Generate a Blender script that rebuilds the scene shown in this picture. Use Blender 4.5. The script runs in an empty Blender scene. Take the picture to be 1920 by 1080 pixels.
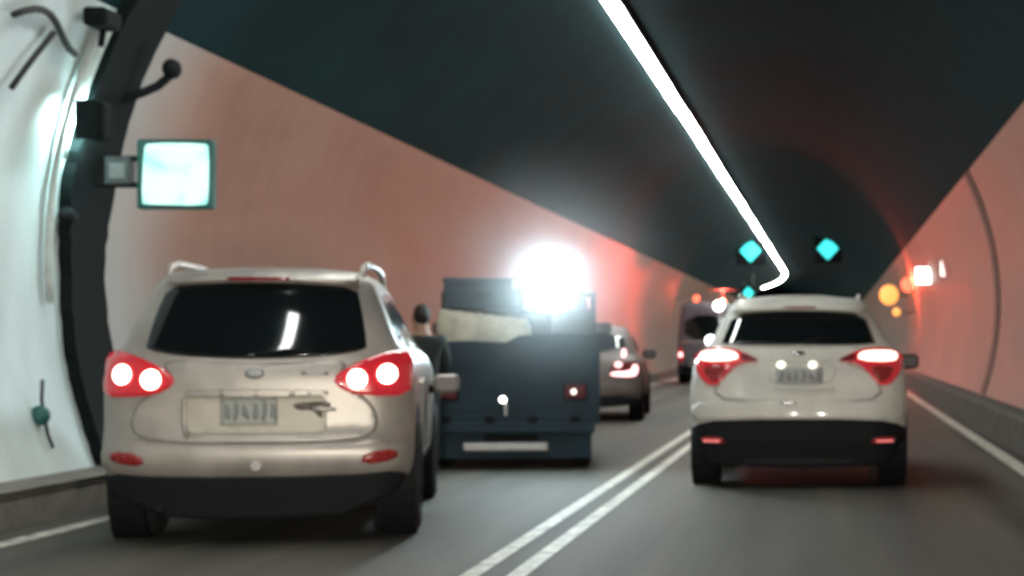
import bpy, bmesh, math, random
from mathutils import Vector, Matrix
random.seed(7)
PI = math.pi
sc = bpy.context.scene
col = sc.collection

# ------------------------------------------------------------------ camera, world, exposure
F, VX, VY, CH = 3600.0, 1555.0, 640.0, 1.21       # focal length and vanishing point in photo pixels, camera height
cam = bpy.data.cameras.new('camera')
cam.sensor_width = 36.0
cam.lens = F / 1920 * 36
cam.shift_x = -(VX - 960) / 1920
cam.shift_y = (VY - 540) / 1920
cam.clip_start, cam.clip_end = 0.1, 2000
cam.dof.use_dof = True
cam.dof.focus_distance = 3.4
cam.dof.aperture_fstop = 6.5
camo = bpy.data.objects.new('camera', cam)
camo.location = (0, 0, CH)
camo.rotation_euler = (PI / 2, 0, 0)
col.objects.link(camo)
sc.camera = camo

w = bpy.data.worlds.new('World'); sc.world = w; w.use_nodes = True
wn = w.node_tree
sky = wn.nodes.new('ShaderNodeTexSky'); sky.sky_type = 'NISHITA'; sky.sun_disc = False
sky.sun_elevation = math.radians(2); sky.sun_rotation = math.radians(200)
wn.links.new(sky.outputs[0], wn.nodes['Background'].inputs[0])
wn.nodes['Background'].inputs[1].default_value = 0.001      # night outside; the tunnel is closed round the view

sc.view_settings.view_transform = 'Standard'
sc.view_settings.look = 'None'
sc.view_settings.exposure = 0.0
sc.view_settings.gamma = 1.0
sc.cycles.use_denoising = True
sc.cycles.max_bounces = 4
sc.cycles.diffuse_bounces = 3
sc.cycles.glossy_bounces = 3
sc.cycles.volume_bounces = 0
sc.cycles.sample_clamp_indirect = 4.0
sc.cycles.volume_step_rate = 3.0
sc.cycles.volume_max_steps = 24

# ------------------------------------------------------------------ materials
MATS = {}
def mat(name, color, rough=0.6, metal=0.0, var=0.0, scale=4.0, bump=0.0, bscale=40.0, coat=0.0, emit=None, estr=0.0, stretch=(1, 1, 1), dark=None):
    if name in MATS: return MATS[name]
    m = bpy.data.materials.new(name); m.use_nodes = True
    nt = m.node_tree; b = nt.nodes['Principled BSDF']
    b.inputs['Base Color'].default_value = (*color, 1)
    b.inputs['Roughness'].default_value = rough
    b.inputs['Metallic'].default_value = metal
    b.inputs['Coat Weight'].default_value = coat
    b.inputs['Coat Roughness'].default_value = 0.06
    tc = nt.nodes.new('ShaderNodeTexCoord'); mp = nt.nodes.new('ShaderNodeMapping')
    mp.inputs['Scale'].default_value = stretch
    nt.links.new(tc.outputs['Object'], mp.inputs[0])
    if var > 0:
        n = nt.nodes.new('ShaderNodeTexNoise'); n.inputs['Scale'].default_value = scale
        n.inputs['Detail'].default_value = 3; n.inputs['Roughness'].default_value = 0.6
        nt.links.new(mp.outputs[0], n.inputs['Vector'])
        r = nt.nodes.new('ShaderNodeValToRGB')
        d = dark or tuple(c * (1 - var) for c in color)
        r.color_ramp.elements[0].color = (*d, 1); r.color_ramp.elements[0].position = 0.32
        r.color_ramp.elements[1].color = (*[min(1, c * (1 + var * 0.5)) for c in color], 1); r.color_ramp.elements[1].position = 0.66
        nt.links.new(n.outputs[0], r.inputs[0]); nt.links.new(r.outputs[0], b.inputs['Base Color'])
        mr = nt.nodes.new('ShaderNodeMapRange'); mr.inputs[3].default_value = max(0, rough - 0.08); mr.inputs[4].default_value = min(1, rough + 0.12)
        nt.links.new(n.outputs[0], mr.inputs[0]); nt.links.new(mr.outputs[0], b.inputs['Roughness'])
    if bump > 0:
        n2 = nt.nodes.new('ShaderNodeTexNoise'); n2.inputs['Scale'].default_value = bscale; n2.inputs['Detail'].default_value = 2
        nt.links.new(mp.outputs[0], n2.inputs['Vector'])
        bp = nt.nodes.new('ShaderNodeBump'); bp.inputs['Strength'].default_value = bump; bp.inputs['Distance'].default_value = 0.01
        nt.links.new(n2.outputs[0], bp.inputs['Height']); nt.links.new(bp.outputs[0], b.inputs['Normal'])
    if emit:
        b.inputs['Emission Color'].default_value = (*emit, 1); b.inputs['Emission Strength'].default_value = estr
    MATS[name] = m
    return m

def asphalt():
    m = mat('asphalt', (0.105, 0.100, 0.085), 0.62, 0, 0.35, 60, 0.5, 160)
    nt = m.node_tree; b = nt.nodes['Principled BSDF']
    link = b.inputs['Base Color'].links[0]; src = link.from_socket
    tc = nt.nodes.new('ShaderNodeTexCoord'); mp = nt.nodes.new('ShaderNodeMapping'); mp.inputs['Scale'].default_value = (1.0, 0.05, 1)
    nt.links.new(tc.outputs['Object'], mp.inputs[0])
    n = nt.nodes.new('ShaderNodeTexNoise'); n.inputs['Scale'].default_value = 2.2; n.inputs['Detail'].default_value = 5
    nt.links.new(mp.outputs[0], n.inputs['Vector'])
    r = nt.nodes.new('ShaderNodeValToRGB'); r.color_ramp.elements[0].color = (0.5, 0.5, 0.5, 1); r.color_ramp.elements[1].color = (1.3, 1.26, 1.16, 1)
    r.color_ramp.elements[0].position = 0.3; r.color_ramp.elements[1].position = 0.7
    nt.links.new(n.outputs[0], r.inputs[0])
    mx = nt.nodes.new('ShaderNodeMix'); mx.data_type = 'RGBA'; mx.blend_type = 'MULTIPLY'; mx.inputs[0].default_value = 1
    nt.links.new(src, mx.inputs[6]); nt.links.new(r.outputs[0], mx.inputs[7]); nt.links.new(mx.outputs[2], b.inputs['Base Color'])
    return m

M_ASPH = asphalt()
M_LINE = mat('road_paint', (0.76, 0.75, 0.66), 0.55, 0, 0.55, 7, 0.2, 60)
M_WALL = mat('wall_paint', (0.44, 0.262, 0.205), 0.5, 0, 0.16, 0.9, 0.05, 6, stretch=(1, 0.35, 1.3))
M_WALLW = mat('white_wall', (0.76, 0.86, 0.86), 0.4, 0, 0.12, 1.2, 0.05, 8, stretch=(1, 1.6, 0.6))
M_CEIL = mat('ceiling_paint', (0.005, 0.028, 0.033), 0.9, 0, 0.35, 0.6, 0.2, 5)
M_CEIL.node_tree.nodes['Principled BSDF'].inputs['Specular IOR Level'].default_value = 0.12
def wall_glow_and_stains():  # red glow put into the upper wall colour as pink; beige-grey below
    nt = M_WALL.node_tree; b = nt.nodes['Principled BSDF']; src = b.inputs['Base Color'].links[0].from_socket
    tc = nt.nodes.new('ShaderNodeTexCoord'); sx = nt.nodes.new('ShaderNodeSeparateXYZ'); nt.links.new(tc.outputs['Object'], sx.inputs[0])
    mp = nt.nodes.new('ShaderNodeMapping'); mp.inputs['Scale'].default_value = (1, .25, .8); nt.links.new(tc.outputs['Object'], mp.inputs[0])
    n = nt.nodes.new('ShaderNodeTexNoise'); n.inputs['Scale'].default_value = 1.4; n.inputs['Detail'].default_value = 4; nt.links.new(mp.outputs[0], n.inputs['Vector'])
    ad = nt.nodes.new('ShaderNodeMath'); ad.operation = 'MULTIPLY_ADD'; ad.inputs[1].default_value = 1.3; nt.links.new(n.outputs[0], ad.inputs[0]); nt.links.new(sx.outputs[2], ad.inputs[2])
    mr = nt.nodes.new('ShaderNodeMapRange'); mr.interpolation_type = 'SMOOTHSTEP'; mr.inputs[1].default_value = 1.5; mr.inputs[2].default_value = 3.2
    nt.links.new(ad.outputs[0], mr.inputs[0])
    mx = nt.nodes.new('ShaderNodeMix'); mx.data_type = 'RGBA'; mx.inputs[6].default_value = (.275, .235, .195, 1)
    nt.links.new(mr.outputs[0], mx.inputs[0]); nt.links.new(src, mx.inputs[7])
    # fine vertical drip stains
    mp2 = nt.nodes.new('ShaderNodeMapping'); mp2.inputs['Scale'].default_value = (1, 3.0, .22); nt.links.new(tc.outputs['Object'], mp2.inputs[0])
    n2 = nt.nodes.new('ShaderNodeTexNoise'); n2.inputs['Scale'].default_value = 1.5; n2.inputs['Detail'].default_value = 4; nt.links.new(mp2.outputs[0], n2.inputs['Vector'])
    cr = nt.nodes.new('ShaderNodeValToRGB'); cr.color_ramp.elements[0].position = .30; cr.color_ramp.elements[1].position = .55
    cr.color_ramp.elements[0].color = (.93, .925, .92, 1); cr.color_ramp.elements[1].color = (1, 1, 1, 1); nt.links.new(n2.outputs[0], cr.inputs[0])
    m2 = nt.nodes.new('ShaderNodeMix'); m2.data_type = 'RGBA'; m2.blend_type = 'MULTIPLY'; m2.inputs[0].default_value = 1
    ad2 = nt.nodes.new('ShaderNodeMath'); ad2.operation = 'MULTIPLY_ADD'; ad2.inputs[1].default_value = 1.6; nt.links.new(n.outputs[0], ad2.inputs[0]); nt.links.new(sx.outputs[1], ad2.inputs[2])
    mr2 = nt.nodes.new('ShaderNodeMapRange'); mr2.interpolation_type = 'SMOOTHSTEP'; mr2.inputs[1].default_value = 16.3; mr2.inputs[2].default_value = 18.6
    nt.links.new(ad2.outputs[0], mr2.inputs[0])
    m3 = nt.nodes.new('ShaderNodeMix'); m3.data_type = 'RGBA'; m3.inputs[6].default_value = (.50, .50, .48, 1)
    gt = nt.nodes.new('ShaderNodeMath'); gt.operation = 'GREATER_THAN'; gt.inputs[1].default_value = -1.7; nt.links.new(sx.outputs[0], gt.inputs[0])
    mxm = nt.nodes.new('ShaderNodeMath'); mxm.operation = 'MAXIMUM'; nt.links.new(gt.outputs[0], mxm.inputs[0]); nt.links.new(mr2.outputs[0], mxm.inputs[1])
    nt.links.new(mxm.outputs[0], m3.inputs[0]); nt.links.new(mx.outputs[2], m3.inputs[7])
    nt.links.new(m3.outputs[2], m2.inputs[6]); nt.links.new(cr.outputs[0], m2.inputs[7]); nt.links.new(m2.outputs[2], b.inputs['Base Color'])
wall_glow_and_stains()
M_KERB = mat('kerb_concrete', (0.19, 0.175, 0.155), 0.8, 0, 0.3, 5, 0.3, 30)
M_KERBD = mat('dark_kerb', (0.10, 0.105, 0.09), 0.8, 0, 0.4, 4, 0.3, 30)
M_RIB = mat('dark_rib', (0.007, 0.012, 0.012), 0.8, 0, 0.4, 5, 0.4, 12)
M_RIB.node_tree.nodes['Principled BSDF'].inputs['Specular IOR Level'].default_value = 0.15
M_JOINT = mat('joint_brown', (0.20, 0.12, 0.10), 0.7, 0, 0.2, 4)
M_METAL = mat('grey_metal', (0.35, 0.36, 0.36), 0.45, 0.6, 0.2, 8)
M_BOXG = mat('box_grey', (0.10, 0.115, 0.115), 0.6, 0, 0.3, 10)
M_BLACK = mat('black_plastic', (0.009, 0.010, 0.012), 0.7, 0, 0.3, 20)
M_BLACK.node_tree.nodes['Principled BSDF'].inputs['Specular IOR Level'].default_value = 0.2
M_RUB = mat('rubber', (0.012, 0.012, 0.013), 0.8, 0, 0.4, 20, 0.3, 60)
M_DENT = mat('bare_grime', (0.17, 0.145, 0.12), 0.7, 0, 0.5, 14)
M_RECESS = mat('recess_beige', (0.56, 0.52, 0.45), 0.5, 0.1, 0.15, 4)
M_GLASS = mat('dark_glass', (0.006, 0.008, 0.009), 0.045, 0, 0, coat=0.3)
M_MIRG = mat('mirror_glass', (0.10, 0.09, 0.09), 0.45, 0.2)
M_SILVER = mat('silver_paint', (0.475, 0.44, 0.405), 0.42, 0.5, 0.22, 3.0, 0.02, 20)
M_WHITE = mat('white_paint', (0.66, 0.645, 0.60), 0.42, 0.0, 0.12, 3.0, 0.02, 20, coat=0.12)
M_PALE = mat('pale_grey_paint', (0.24, 0.195, 0.18), 0.5, 0.1, 0.2, 3.0)
M_PURPLE = mat('mauve_paint', (0.15, 0.125, 0.15), 0.4, 0.1, 0.15, 3.0, coat=0.3)
M_BLUE = mat('dark_blue_paint', (0.008, 0.030, 0.048), 0.7, 0.0, 0.35, 2.5, 0.05, 10)
M_CHROME = mat('chrome', (0.75, 0.75, 0.74), 0.18, 1.0)
M_PLATE = mat('plate_white', (0.40, 0.41, 0.39), 0.5, 0, 0.1, 30)
M_PRINT = mat('plate_print', (0.25, 0.265, 0.26), 0.6)
M_REFL = mat('red_reflector', (0.30, 0.02, 0.02), 0.25, 0, 0.2, 30, coat=0.5)
M_LENS = mat('red_lens', (0.42, 0.02, 0.025), 0.2, 0, 0, coat=0.6, emit=(1.0, 0.03, 0.06), estr=0.22)
M_LENSD = mat('red_lens_unlit', (0.20, 0.015, 0.02), 0.2, 0, 0, coat=0.6)
M_LENSM = mat('dusty_red_lens', (0.11, 0.012, 0.02), 0.75)
M_BRAKE = mat('brake_bulb', (0.8, 0.3, 0.25), 0.3, emit=(1.0, 0.55, 0.47), estr=9.0)
M_BRAKE2 = mat('brake_bar', (0.8, 0.5, 0.4), 0.3, emit=(1.0, 0.62, 0.52), estr=3.0)
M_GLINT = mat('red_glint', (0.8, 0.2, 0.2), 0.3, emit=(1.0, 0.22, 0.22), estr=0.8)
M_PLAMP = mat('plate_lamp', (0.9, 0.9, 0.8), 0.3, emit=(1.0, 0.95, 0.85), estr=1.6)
M_PINKL = mat('brake_pale', (0.8, 0.4, 0.4), 0.3, emit=(1.0, 0.55, 0.55), estr=3.0)
M_LAMP = mat('ceiling_lamp', (0.9, 0.9, 0.9), 0.4, emit=(0.97, 1.0, 0.95), estr=36.0)
M_FLOOD = mat('flood_lens', (0.9, 0.9, 0.9), 0.2, emit=(0.72, 0.93, 1.0), estr=150.0)
M_SIGNF = mat('sign_face_light', (0.7, 0.9, 0.85), 0.4, emit=(0.52, 1.0, 0.90), estr=1.0)
M_FRAMEG = mat('sign_frame_green', (0.02, 0.12, 0.11), 0.45)
M_GREEN = mat('green_signal', (0.05, 0.6, 0.6), 0.4, emit=(0.06, 0.92, 0.90), estr=1.3)
M_WLIT = mat('white_sign_light', (0.9, 0.9, 0.9), 0.4, emit=(1.0, 0.90, 0.86), estr=5.0)
M_WLIT2 = mat('white_sign_light_dim', (0.9, 0.9, 0.9), 0.4, emit=(1.0, 0.78, 0.72), estr=2.0)
M_AMBER = mat('amber_lamp', (0.9, 0.6, 0.2), 0.3, emit=(1.0, 0.40, 0.10), estr=1.5)
M_REDL = mat('red_lamp', (0.9, 0.1, 0.05), 0.3, emit=(1.0, 0.16, 0.08), estr=2.5)
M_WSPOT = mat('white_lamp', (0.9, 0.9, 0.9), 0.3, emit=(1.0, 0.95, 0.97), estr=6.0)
M_WASH = mat('wall_lamp_face', (0.9, 0.9, 0.9), 0.3, emit=(0.60, 1.0, 0.97), estr=165.0)
M_TARP = mat('beige_tarp', (0.42, 0.38, 0.29), 0.75, 0, 0.25, 6, 0.4, 14)
M_JACKET = mat('dark_jacket', (0.018, 0.023, 0.022), 0.85, 0, 0.3, 12, 0.3, 30)
M_TROUS = mat('dark_trousers', (0.02, 0.022, 0.03), 0.85, 0, 0.3, 12)
M_SKIN = mat('skin', (0.40, 0.24, 0.17), 0.55, 0, 0.1, 10)
M_HAIR = mat('hair', (0.012, 0.010, 0.009), 0.6, 0, 0.3, 30)
M_STUD = mat('stud_dark', (0.075, 0.072, 0.062), 0.6, 0, 0.3, 20)
M_CABLE = mat('cable', (0.02, 0.024, 0.024), 0.6)
M_PIPE = mat('pale_pipe', (0.62, 0.68, 0.66), 0.45, 0, 0.25, 6)

# ------------------------------------------------------------------ mesh helpers
def link(name, me, m, parent=None, smooth=False):
    o = bpy.data.objects.new(name, me); col.objects.link(o)
    if m: me.materials.append(m)
    if parent: o.parent = parent
    if smooth:
        for p in me.polygons: p.use_smooth = True
    return o
def from_bm(name, bm, m, parent=None, smooth=False):
    bmesh.ops.recalc_face_normals(bm, faces=bm.faces)
    me = bpy.data.meshes.new(name); bm.to_mesh(me); bm.free()
    return link(name, me, m, parent, smooth)
def empty(name, loc=(0, 0, 0), rz=0.0, label=None, cat=None, group=None):
    o = bpy.data.objects.new(name, None); o.empty_display_size = 0.2; col.objects.link(o)
    o.location = loc; o.rotation_euler = (0, 0, rz)
    tag(o, label, cat, group)
    return o
def tag(o, label=None, cat=None, group=None, kind=None):
    if label: o['label'] = label
    if cat: o['category'] = cat
    if group: o['group'] = group
    if kind: o['kind'] = kind
    return o
def bm_box(bm, c, s, bev=0.0, rot=None):
    r = bmesh.ops.create_cube(bm, size=1.0)
    vs = r['verts']
    bmesh.ops.scale(bm, verts=vs, vec=s)
    if bev > 0:
        es = list({e for v in vs for e in v.link_edges})
        rr = bmesh.ops.bevel(bm, geom=es, offset=bev, segments=2, affect='EDGES', profile=0.5)
        vs = list({v for f in rr['faces'] for v in f.verts} | {v for v in vs if v.is_valid})
    if rot is not None: bmesh.ops.rotate(bm, verts=vs, cent=(0, 0, 0), matrix=rot)
    bmesh.ops.translate(bm, verts=vs, vec=c)
    return vs
def box(name, c, s, m, parent=None, bev=0.0, rot=None):
    bm = bmesh.new(); bm_box(bm, c, s, bev, rot)
    return from_bm(name, bm, m, parent)
def bm_tube(bm, pts, r, n=8, closed_ends=True):
    rings = []
    rs = r if isinstance(r, (list, tuple)) else [r] * len(pts)
    pts = [Vector(p) for p in pts]
    for i, p in enumerate(pts):
        t = (pts[min(i + 1, len(pts) - 1)] - pts[max(i - 1, 0)]).normalized()
        up = Vector((0, 0, 1)) if abs(t.z) < 0.9 else Vector((0, 1, 0))
        a = t.cross(up).normalized(); b = t.cross(a).normalized()
        rings.append([bm.verts.new(p + (a * math.cos(k * 2 * PI / n) + b * math.sin(k * 2 * PI / n)) * rs[i]) for k in range(n)])
    for i in range(len(rings) - 1):
        for k in range(n):
            bm.faces.new((rings[i][k], rings[i][(k + 1) % n], rings[i + 1][(k + 1) % n], rings[i + 1][k]))
    if closed_ends:
        bm.faces.new(rings[0]); bm.faces.new(rings[-1][::-1])
def tube(name, pts, r, m, parent=None, n=8):
    bm = bmesh.new(); bm_tube(bm, pts, r, n)
    return from_bm(name, bm, m, parent, True)
def bm_disc(bm, c, axis, r, d, n=24, bev=0.0):
    """short cylinder centred at c along axis ('x','y','z')"""
    rr = bmesh.ops.create_cone(bm, cap_ends=True, segments=n, radius1=r, radius2=r, depth=d)
    vs = rr['verts']
    if axis == 'y': bmesh.ops.rotate(bm, verts=vs, matrix=Matrix.Rotation(PI / 2, 3, 'X'))
    if axis == 'x': bmesh.ops.rotate(bm, verts=vs, matrix=Matrix.Rotation(PI / 2, 3, 'Y'))
    bmesh.ops.translate(bm, verts=vs, vec=c)
def disc(name, c, axis, r, d, m, parent=None, n=24):
    bm = bmesh.new(); bm_disc(bm, c, axis, r, d, n)
    return from_bm(name, bm, m, parent)
def lathe_x(name, prof, c, m, parent=None, n=36):
    """prof: list of (x, r) revolved round the x axis at c"""
    bm = bmesh.new(); rings = []
    for x, r in prof:
        rings.append([bm.verts.new((c[0] + x, c[1] + r * math.cos(k * 2 * PI / n), c[2] + r * math.sin(k * 2 * PI / n))) for k in range(n)])
    for i in range(len(rings) - 1):
        for k in range(n):
            bm.faces.new((rings[i][k], rings[i][(k + 1) % n], rings[i + 1][(k + 1) % n], rings[i + 1][k]))
    return from_bm(name, bm, m, parent, True)
def chaikin(pts, it=2):
    for _ in range(it):
        out = []
        for i in range(len(pts)):
            a, b = pts[i], pts[(i + 1) % len(pts)]
            out.append((a[0] * .75 + b[0] * .25, a[1] * .75 + b[1] * .25))
            out.append((a[0] * .25 + b[0] * .75, a[1] * .25 + b[1] * .75))
        pts = out
    return pts
def rrect(x0, x1, z0, z1, r, n=4):
    out = []
    for cx_, cz_, a0 in ((x1 - r, z0 + r, -PI / 2), (x1 - r, z1 - r, 0), (x0 + r, z1 - r, PI / 2), (x0 + r, z0 + r, PI)):
        out += [(cx_ + r * math.cos(a0 + i * PI / 2 / n), cz_ + r * math.sin(a0 + i * PI / 2 / n)) for i in range(n + 1)]
    return out
def dense(pts, step=0.06):
    out = []
    for i in range(len(pts)):
        a, b = pts[i], pts[(i + 1) % len(pts)]
        n = max(1, int(math.hypot(b[0] - a[0], b[1] - a[1]) / step))
        for k in range(n): out.append((a[0] + (b[0] - a[0]) * k / n, a[1] + (b[1] - a[1]) * k / n))
    return out
def patch(name, outline, surf, off, thick, m, parent=None, rnd=1, cuts=2):
    """a panel of the given outline (u,v) laid on a surface: surf(u,v,offset) -> point; thickness goes inwards"""
    pts = chaikin(outline, rnd) if rnd else list(outline)
    bm = bmesh.new()
    vs = [bm.verts.new((u, v, 0)) for u, v in pts]
    f = bm.faces.new(vs)
    bmesh.ops.triangulate(bm, faces=[f])
    for _ in range(cuts + 1):
        es = [e for e in bm.edges if e.calc_length() > 0.042]
        if es: bmesh.ops.subdivide_edges(bm, edges=es, cuts=1)
        bmesh.ops.triangulate(bm, faces=bm.faces[:])
    front = bm.faces[:]
    ex = bmesh.ops.extrude_face_region(bm, geom=front)
    back = {g for g in ex['geom'] if isinstance(g, bmesh.types.BMVert)}
    for v in bm.verts:
        u, vv = v.co.x, v.co.y
        v.co = surf(u, vv, off - (thick if v not in back else 0))
    bm.normal_update()
    bmesh.ops.recalc_face_normals(bm, faces=bm.faces)
    for fc in bm.faces: fc.smooth = all(v in back for v in fc.verts)
    me = bpy.data.meshes.new(name); bm.to_mesh(me); bm.free()
    return link(name, me, m, parent)

# ------------------------------------------------------------------ tunnel layout
CX, CZ, RAD = -1.70, 1.80, 4.25           # tube centre and radius
BEND, BR = 122.0, 310.0                   # the tube bends left beyond this distance
def cxo(y):
    return 0.0 if y < BEND else -((y - BEND) ** 2) / (2 * BR)
def arc_x(z, side):
    return CX + side * math.sqrt(max(0, RAD ** 2 - (z - CZ) ** 2))
def ys(y0, y1, step):
    n = max(1, int(round((y1 - y0) / step)))
    return [y0 + (y1 - y0) * i / n for i in range(n + 1)]
Y0, Y1 = -45.0, 250.0
def sheet(name, prof, y0, y1, m, step=4.0, smooth=True, thick=None, parent=None):
    """sweep a cross-section (x,z) along the tunnel"""
    bm = bmesh.new(); rows = []
    for y in ys(y0, y1, step):
        rows.append([bm.verts.new((x + cxo(y), y, z)) for x, z in prof])
    for i in range(len(rows) - 1):
        for k in range(len(prof) - 1):
            bm.faces.new((rows[i][k], rows[i][k + 1], rows[i + 1][k + 1], rows[i + 1][k]))
    return from_bm(name, bm, m, parent, smooth)
def solid(name, prof, y0, y1, m, step=4.0, parent=None):
    """closed cross-section swept along the tunnel"""
    bm = bmesh.new(); rows = []
    for y in ys(y0, y1, step):
        rows.append([bm.verts.new((x + cxo(y), y, z)) for x, z in prof])
    n = len(prof)
    for i in range(len(rows) - 1):
        for k in range(n):
            bm.faces.new((rows[i][k], rows[i][(k + 1) % n], rows[i + 1][(k + 1) % n], rows[i + 1][k]))
    bm.faces.new(rows[0]); bm.faces.new(rows[-1][::-1])
    return from_bm(name, bm, m, parent)
def arc(a0, a1, n, r=RAD):
    return [(CX + r * math.cos(a0 + (a1 - a0) * i / n), CZ + r * math.sin(a0 + (a1 - a0) * i / n)) for i in range(n + 1)]
A_TOP = math.asin((3.76 - CZ) / RAD)
A_FOOT = math.asin((0.05 - CZ) / RAD)

road = tag(sheet('road', [(-5.55, 0), (2.2, 0)], Y0, Y1, M_ASPH, 4), kind='structure')
RY = 15.25                                   # the dark rib on the near wall
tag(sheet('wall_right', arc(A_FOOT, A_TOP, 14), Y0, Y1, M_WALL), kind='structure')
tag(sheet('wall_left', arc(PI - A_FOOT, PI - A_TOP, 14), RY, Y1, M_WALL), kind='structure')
tag(sheet('white_wall', arc(PI - A_FOOT, PI - A_TOP, 14), Y0, RY, M_WALLW), kind='structure')
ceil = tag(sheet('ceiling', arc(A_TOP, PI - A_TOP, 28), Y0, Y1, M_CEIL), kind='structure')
tag(solid('pavement_left', [(-5.30, -0.1), (-5.30, 0.20), (-5.27, 0.24), (-5.85, 0.25), (-5.85, -0.1)], Y0, Y1, M_KERB), kind='structure')
tag(solid('pavement_right', [(2.02, -0.1), (2.04, 0.36), (2.08, 0.40), (2.60, 0.41), (2.60, -0.1)], Y0, Y1, M_KERBD), kind='structure')

def line_strip(name, x0, x1, y0, y1):
    return tag(sheet(name, [(x0, 0.005), (x1, 0.005)], y0, y1, M_LINE, 3, False), kind='structure')
line_strip('edge_line_left', -4.98, -4.84, Y0, Y1)
line_strip('edge_line_right', 1.74, 1.90, Y0, Y1)
line_strip('centre_line_left', -1.90, -1.80, Y0, Y1)
cl = line_strip('centre_line_right', -1.66, -1.56, Y0, Y1)
# dark rib following the lining
def rib(name, side, y0, y1, depth, m, a_lo, a_hi, wob=0.0):
    bm = bmesh.new(); n = 60; rows = []
    for i in range(n + 1):
        t = i / n; a = a_lo + (a_hi - a_lo) * t
        row = []
        ww = wob * (math.sin(t * 9.0) + 0.6 * math.sin(t * 23 + 1) + random.uniform(-.5, .5))
        for (yy, rr) in ((y0 + ww, RAD + 0.05), (y0 + ww, RAD - depth), (y1 - ww, RAD - depth), (y1 - ww, RAD + 0.05)):
            row.append(bm.verts.new((CX + side * rr * math.cos(a), yy, CZ + rr * math.sin(a))))
        rows.append(row)
    for i in range(n):
        for k in range(3):
            bm.faces.new((rows[i][k], rows[i][k + 1], rows[i + 1][k + 1], rows[i + 1][k]))
    bm.faces.new(rows[0]); bm.faces.new(rows[-1][::-1])
    return from_bm(name, bm, m)
r_ = rib('wall_rib', -1, 14.78, 15.55, 0.10, M_RIB, math.asin((0.25 - CZ) / RAD), math.radians(50), 0.035)
tag(r_, 'broad dark arched rib rising up the tunnel wall beside the white section', 'rib')
r_ = rib('wall_joint', 1, 28.6, 29.3, 0.025, M_JOINT, math.asin((0.42 - CZ) / RAD), A_TOP)
tag(r_, 'thin brown curved joint band running up the pink wall', 'joint')

# ------------------------------------------------------------------ ceiling lights
LX, LZ, LL = -2.92, 5.74, 2.98
def lum_mesh():
    bm = bmesh.new(); bm_box(bm, (0, 0, 0.07), (0.23, LL - 0.02, 0.08), 0.01)
    a = bpy.data.meshes.new('housing'); bm.to_mesh(a); bm.free(); a.materials.append(M_METAL)
    bm = bmesh.new(); bm_box(bm, (0, 0, 0.01), (0.205, LL - 0.06, 0.05), 0.012)
    b = bpy.data.meshes.new('diffuser'); bm.to_mesh(b); bm.free(); b.materials.append(M_LAMP)
    return a, b
HM, DM = lum_mesh()
y = -37.0
while y < 168:
    yaw = math.atan2(-(cxo(y + 1.5) - cxo(y - 1.5)), 3.0)
    t = empty('ceiling_light', (LX + cxo(y) + random.uniform(-.012, .012), y, LZ), yaw,
              'overhead white light fitting of the row, above and behind the viewpoint' if y < 20 else
              'long white light fitting in the straight glowing run along the dark ceiling' if y < BEND else
              'far white light fitting where the glowing ceiling row hooks aside', 'ceiling light', 'ceiling light row')
    for nm, me in (('housing', HM), ('diffuser', DM)):
        o = bpy.data.objects.new(nm, me); col.objects.link(o); o.parent = t
    y += 3.0 if y > 8 else 4.5

# ------------------------------------------------------------------ lane signals
def lane_signal(x, y, z, label, k=1.0):
    t = empty('lane_signal', (x + cxo(y), y, z), 0, label, 'signal', 'green lane signals')
    box('housing', (0, 0.12, 0), (1.25 * k, 0.2, 1.25 * k), M_BLACK, t, 0.05)
    bm = bmesh.new()
    r = 0.50 * k
    pts = [(0, r * 1.08), (r * .12, r * .9), (r * .88, r * .08), (r * .96, 0), (r * .88, -r * .08), (r * .12, -r * .9), (0, -r), (-r * .12, -r * .9), (-r * .88, -r * .08), (-r * .96, 0), (-r * .88, r * .08), (-r * .12, r * .9)]
    f = bm.faces.new([bm.verts.new((a, -0.03, b)) for a, b in pts])
    e = bmesh.ops.extrude_face_region(bm, geom=[f])
    for g in e['geom']:
        if isinstance(g, bmesh.types.BMVert): g.co.y += 0.06
    from_bm('diamond_lamp', bm, M_GREEN, t)
    top = CZ + math.sqrt(RAD ** 2 - (x - CX) ** 2)
    bm = bmesh.new()
    for sx in (-.4 * k, .4 * k): bm_tube(bm, [(sx, .12, .6 * k), (sx, .12, CZ + math.sqrt(RAD ** 2 - (x + sx - CX) ** 2) - z)], 0.025, 6)
    from_bm('hanger', bm, M_METAL, t)
lane_signal(-3.52, 85.7, 5.08 + .17, 'green diamond lane signal hanging over the inner lane just beside the light row')
lane_signal(-0.07, 85.7, 5.35, 'green diamond lane signal hanging alone over the lane of the white crossover')
lane_signal(-4.64, 110.0, 3.98, 'small green signal low down, just above the roof of the white crossover', .68)

# ------------------------------------------------------------------ near wall: lit sign, lamp, cables
def PT(px, py, fy):      # photo pixel at scale fy (pixels per metre) -> world point
    return Vector(((px - VX) / fy, F / fy, CH - (py - VY) / fy))
sg = PT(326, 326, 238)
t = empty('lit_sign', sg, 0, 'square glowing white and green sign box sticking out from the dark rib', 'sign')
box('casing', (0, 0.07, 0), (0.60, 0.12, 0.55), M_FRAMEG, t, 0.02)
bm = bmesh.new()
f = bm.faces.new([bm.verts.new((x, -0.004, z)) for x, z in chaikin([(-.255, -.23), (-.22, -.24), (.235, -.25), (.27, -.22), (.275, .215), (.24, .24), (-.20, .245), (-.235, .21)], 1)])
e = bmesh.ops.extrude_face_region(bm, geom=[f])
for g in e['geom']:
    if isinstance(g, bmesh.types.BMVert): g.co.y += 0.02
sf = from_bm('sign_face', bm, M_SIGNF, t)
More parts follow.
